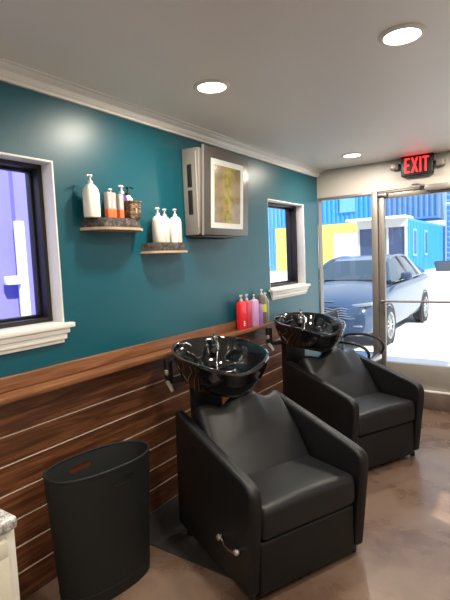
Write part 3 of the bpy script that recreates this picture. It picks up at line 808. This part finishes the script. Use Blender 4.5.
# small office with white front, long blue side
def office():
    yo = 19.6; x0, x1 = -4.42, -2.40; zg = gz(yo); hh = 2.28
    t = thing('container_office', 'small blue container office with white framed front and flat roof', 'building', (0, yo, zg))
    b = B(); b.box(((x0 + x1) / 2, 6.05, hh / 2), (x1 - x0, 12.0, hh)); b.build('body', 'c_blue', t, smooth=False)
    # front cladding
    b = B(); b.box(((x0 + x1) / 2, -.02, hh - .17), (x1 - x0, .12, .34)); b.box(((x0 + x1) / 2, -.02, .06), (x1 - x0, .12, .12))
    for x in (x0 + .05, x0 + .78, x0 + 1.24, x1 - .06): b.box((x, -.02, (hh - .34) / 2 + .06), (.09, .10, hh - .46))
    b.build('front_frame', 'far_wall', t, smooth=False)
    b = B()
    b.box((x0 + .415, .0, hh / 2), (.64, .04, hh - .4)); b.build('door_leaf', 'far_glass', t, smooth=False)
    b = B(); b.box((x0 + 1.01, .0, hh / 2), (.40, .04, hh - .4)); b.build('front_window', 'far_glass', t, smooth=False)
    b = B(); b.box((x0 + 1.62, .0, hh / 2), (.64, .04, hh - .4)); b.build('front_window', 'far_glass', t, smooth=False)
    b = B(); b.prism([(x0 - .35, -.5), (x1 + .02, -.5), (x1 + .02, .9), (x0 - .35, .9)], hh, hh + .09, 'z'); b.build('roof', 'far_trim', t, smooth=False)
    # corrugated long side: vertical ribs
    b = B(); y = .2
    while y < 11.9:
        b.box((x1 + .015, y, hh / 2), (.03, .12, hh - .2)); y += .28
    b.build('side_ribs', 'c_blue', t, smooth=False)
    for yy in (1.0, 3.3):
        f = B().box((x1 + .05, yy, 1.30), (.05, .62, 1.15)).build('side_window', 'c_blue_lt', t, smooth=False)
        B().box((x1 + .078, yy, 1.30), (.01, .44, .95)).build('pane', 'far_glass', f, smooth=False)
office()
# lattice tower on the right
t = thing('lattice_screen', 'pale blue-grey lattice screen rising beside the slate blue container', 'screen', (-1.72, YF + .6, .66))
b = B()
for k in range(6): b.box((-.50 + k * .28, 0, 2.2), (.06, .06, 4.4))
for k in range(16): b.box((.215, .0, .2 + k * .28), (1.5, .05, .05))
b.build('lattice', 'mesh_grey', t, smooth=False)
B().box((.215, .25, 2.2), (1.5, .3, 4.4)).build('backing_wall', 'c_blue_lt', t, smooth=False)
t = thing('planter_box', 'dark rectangular planter on the pale ground right of the office', 'planter', (-1.35, 22.0, .655))
B().prism([(-.36, 0), (.36, 0), (.46, .42), (-.46, .42)], -.3, .3, 'y', bev=.02).build('tub', 'planter', t)
B().box((0, 0, .425), (.78, .5, .02)).build('soil', 'tire', t)

# lavender-blue neighbour outside the left window
t = thing('neighbor_container', 'lavender blue container wall outside the left window', 'container', (-2.5, 1.0, 0))
b = B(); b.box((-1.25, 0, 1.45), (2.3, 9.0, 2.9)); y = -4.4
while y < 4.4: b.box((-.07, y, 1.45), (.08, .16, 2.7)); y += .42
b.build('corrugated_wall', 'c_lav', t, smooth=False)
B().box((.0, 1.83, 1.02), (.04, .10, 2.04), bev=.006).build('corner_board', 'white_plastic', t)
B().box((.02, 1.70, 1.43), (.08, .15, .09), bev=.01).build('meter_box', 'far_trim', t)

# ------------------------------------------------------------------ parked car
def car():
    t = thing('sedan_car', 'dark blue-grey sedan parked outside facing the glass front', 'car', (-1.00, 7.02, 0))
    st = [(.00, .64, .30, .58, .66), (.05, .79, .24, .70, .77), (.20, .87, .21, .78, .85), (.55, .91, .20, .86, .95), (1.0, .92, .19, .93, 1.03), (1.45, .925, .19, .985, 1.09), (2.2, .925, .19, 1.01, 1.09),
          (3.4, .925, .19, 1.03, 1.09), (4.1, .92, .2, 1.04, 1.11), (4.6, .90, .22, 1.03, 1.12), (4.9, .84, .28, .97, 1.05), (5.02, .62, .36, .80, .86)]
    def ring(u, w, zb, zs, zt):
        half = [(0, zb), (w * .80, zb), (w * .95, zb + .07), (w * .995, zb + .2), (w, (zb + zs) / 2 + .05), (w * .975, zs - .05), (w * .90, zs + .005), (w * .55, zt - .012), (0, zt)]
        full = half + [(-x, z) for x, z in half[-2:0:-1]]
        return [(x, u, z) for x, z in full]
    b = B(); b.loft([ring(*s) for s in st]); b.build('body', 'carpaint', t, sub=1)
    # greenhouse sections: u, bottom half-width, z bottom, top half-width, z top
    gh = [(1.38, .84, 1.03, .80, 1.075), (2.05, .86, 1.03, .60, 1.42), (2.4, .865, 1.03, .56, 1.49), (3.0, .865, 1.04, .55, 1.515), (3.65, .855, 1.05, .54, 1.47), (4.65, .77, 1.08, .62, 1.14)]
    def sec(u, wb, zb, wt, zt): return [(-wb, u, zb), (-wt, u, zt - .03), (-wt * .75, u, zt), (wt * .75, u, zt), (wt, u, zt - .03), (wb, u, zb)]
    R = [sec(*g) for g in gh]
    def strip(i0, i1, c0, c1, name, mat, off=0):
        b = B(); bm = b.bm
        rows = [[bm.verts.new(p) for p in R[i][c0:c1 + 1]] for i in range(i0, i1 + 1)]
        for a, c in zip(rows, rows[1:]):
            for k in range(c1 - c0): bm.faces.new((a[k], a[k + 1], c[k + 1], c[k]))
        return b.build(name, mat, t)
    strip(0, 1, 1, 4, 'windshield', 'carglass'); strip(1, 4, 1, 4, 'roof', 'carpaint'); strip(4, 5, 1, 4, 'rear_window', 'carglass')
    strip(0, 5, 0, 1, 'side_window', 'carglass'); strip(0, 5, 4, 5, 'side_window', 'carglass')
    for s in (0, 1):
        sg = 1 if s else -1
        path = [(sg * g[3] * 1.005, g[0], g[4] - .030) for g in gh]
        B().tube(path, .032, n=8).build('roof_rail', 'carpaint', t)
        B().tube([(sg * .865, 2.72, 1.03), (sg * .565, 2.82, 1.475)], .026, n=6, smooth=0).build('door_pillar', 'carblack', t)
        B().tube([(sg * .85, 3.66, 1.05), (sg * .55, 3.72, 1.43)], .045, n=6, smooth=0).build('rear_pillar', 'carpaint', t)
        B().tube([(sg * .872, g_, z_) for g_, z_ in ((1.5, 1.035), (2.4, 1.045), (3.4, 1.06), (4.5, 1.09))], .012, n=6).build('chrome_strip', 'rim', t)
        mr = B().soft((.20, .11, .13), .045, (sg * 1.0, 1.80, 1.12), n=3).build('wing_mirror', 'carpaint', t)
        B().tube([(sg * .87, 1.80, 1.04), (sg * .94, 1.80, 1.10)], .022, n=8, smooth=0).build('mirror_stalk', 'carblack', mr)
        # lamps
        hl = B().soft((.30, .14, .06), .02, (sg * .70, .15, .745), lambda p: (p.x, p.y + (.55 * abs(p.x) if p.x * sg > 0 else 0), p.z + .12 * p.x * sg), n=4)
        hl.build('headlamp', 'headlamp', t)
        B().soft((.26, .06, .035), .015, (sg * .60, .05, .42), n=3).build('fog_lamp', 'headlamp', t)
        B().soft((.02, .12, .07), .009, (sg * .897, .46, .66), n=2).build('side_marker', 'amber', t)
        for u in (.92, 3.82):
            arch = B().lathe([(.36, -.04), (.385, -.04), (.385, .008), (.36, .008), (.36, -.04)], (sg * .915, u, .325), n=32, axis='x'); arch.build('wheel_arch', 'carblack', t)
            wh = B().lathe([(.20, -.11), (.29, -.115), (.325, -.09), (.33, -.03), (.33, .03), (.325, .09), (.29, .115), (.22, .105), (.21, .08)], (sg * .83, u, .33), n=36, axis='x').build('wheel', 'tire', t)
            r = B().lathe([(.0, .09), (.05, .095), (.06, .085), (.055, .05)], (sg * .84, u, .33), n=20, axis='x') if sg > 0 else B().lathe([(.0, -.09), (.05, -.095), (.06, -.085), (.055, -.05)], (sg * .84, u, .33), n=20, axis='x')
            r.lathe([(.2, sg * .06), (.225, sg * .11), (.215, sg * .115), (.195, sg * .095)], (sg * .83, u, .33), n=36, axis='x')
            for k in range(10):
                a = 2 * PI * k / 10; r.box((sg * .915, u + .125 * math.cos(a), .33 + .125 * math.sin(a)), (.025, .17, .03), rot=RX(a))
            r.build('rim', 'rim', wh)
    # front grille: dark mouth with wavy bars
    B().soft((1.5, .06, .20), .03, (0, .01, .62), lambda p: (p.x * (1 + .8 * p.z), p.y + .20 * p.x * p.x + .30 * p.z, p.z), n=6).build('grille', 'carblack', t)
    b = B()
    for k in range(5): b.tube([(x / 7.4, -.028 + .0036 * x * x + .30 * (k - 2) * .036, .548 + k * .036 + .012 * (1 if x % 2 else -1)) for x in range(-5, 6)], .007, n=5, smooth=2)
    b.build('grille_bars', 'rim', t)
    B().soft((1.2, .04, .07), .02, (0, .03, .30), lambda p: (p.x, p.y + .10 * p.x * p.x, p.z), n=6).build('lower_intake', 'carblack', t)
    B().soft((.5, .02, .012), .005, (0, .10, .80), n=4).build('hood_emblem_strip', 'rim', t)
car()

# ------------------------------------------------------------------ light, sky, camera
wd = bpy.data.worlds.new('daylight'); SC.world = wd; wd.use_nodes = True
N, L = wd.node_tree.nodes, wd.node_tree.links
bg = N['Background']; tc = N.new('ShaderNodeTexCoord'); sp = N.new('ShaderNodeSeparateXYZ'); cr = N.new('ShaderNodeValToRGB')
L.new(tc.outputs['Generated'], sp.inputs[0]); L.new(sp.outputs[2], cr.inputs[0])
cr.color_ramp.elements[0].color = (.92, .95, 1, 1); cr.color_ramp.elements[1].color = (.45, .66, 1.0, 1)
L.new(cr.outputs[0], bg.inputs['Color']); bg.inputs['Strength'].default_value = 1.15
su = bpy.data.lights.new('sun', 'SUN'); su.energy = 6.5; su.angle = math.radians(.6); su.color = (1, .95, .86)
so = bpy.data.objects.new('sun', su); COL.objects.link(so); so.location = (8, -6, 10)
so.rotation_euler = Vector((-1.0, .45, -1.0)).to_track_quat('-Z', 'Y').to_euler()

cam = bpy.data.cameras.new('camera'); co = bpy.data.objects.new('camera', cam); COL.objects.link(co)
F, yaw, pitch, roll = 461.836757, .599996467, -.08720449, -.042686426
f = Vector((-math.sin(yaw) * math.cos(pitch), math.cos(yaw) * math.cos(pitch), math.sin(pitch)))
r = Vector((math.cos(yaw), math.sin(yaw), 0)); u = r.cross(f)
r2 = math.cos(roll) * r + math.sin(roll) * u; u2 = -math.sin(roll) * r + math.cos(roll) * u
mw = Matrix((r2, u2, -f)).transposed().to_4x4(); mw.translation = (2.0, 0, 1.55)
co.matrix_world = mw
cam.sensor_fit = 'VERTICAL'; cam.sensor_height = 36; cam.lens = 36 * F / 600; cam.clip_start = .02; cam.clip_end = 300
SC.camera = co
SC.view_settings.view_transform = 'Standard'; SC.view_settings.look = 'None'; SC.view_settings.exposure = .46
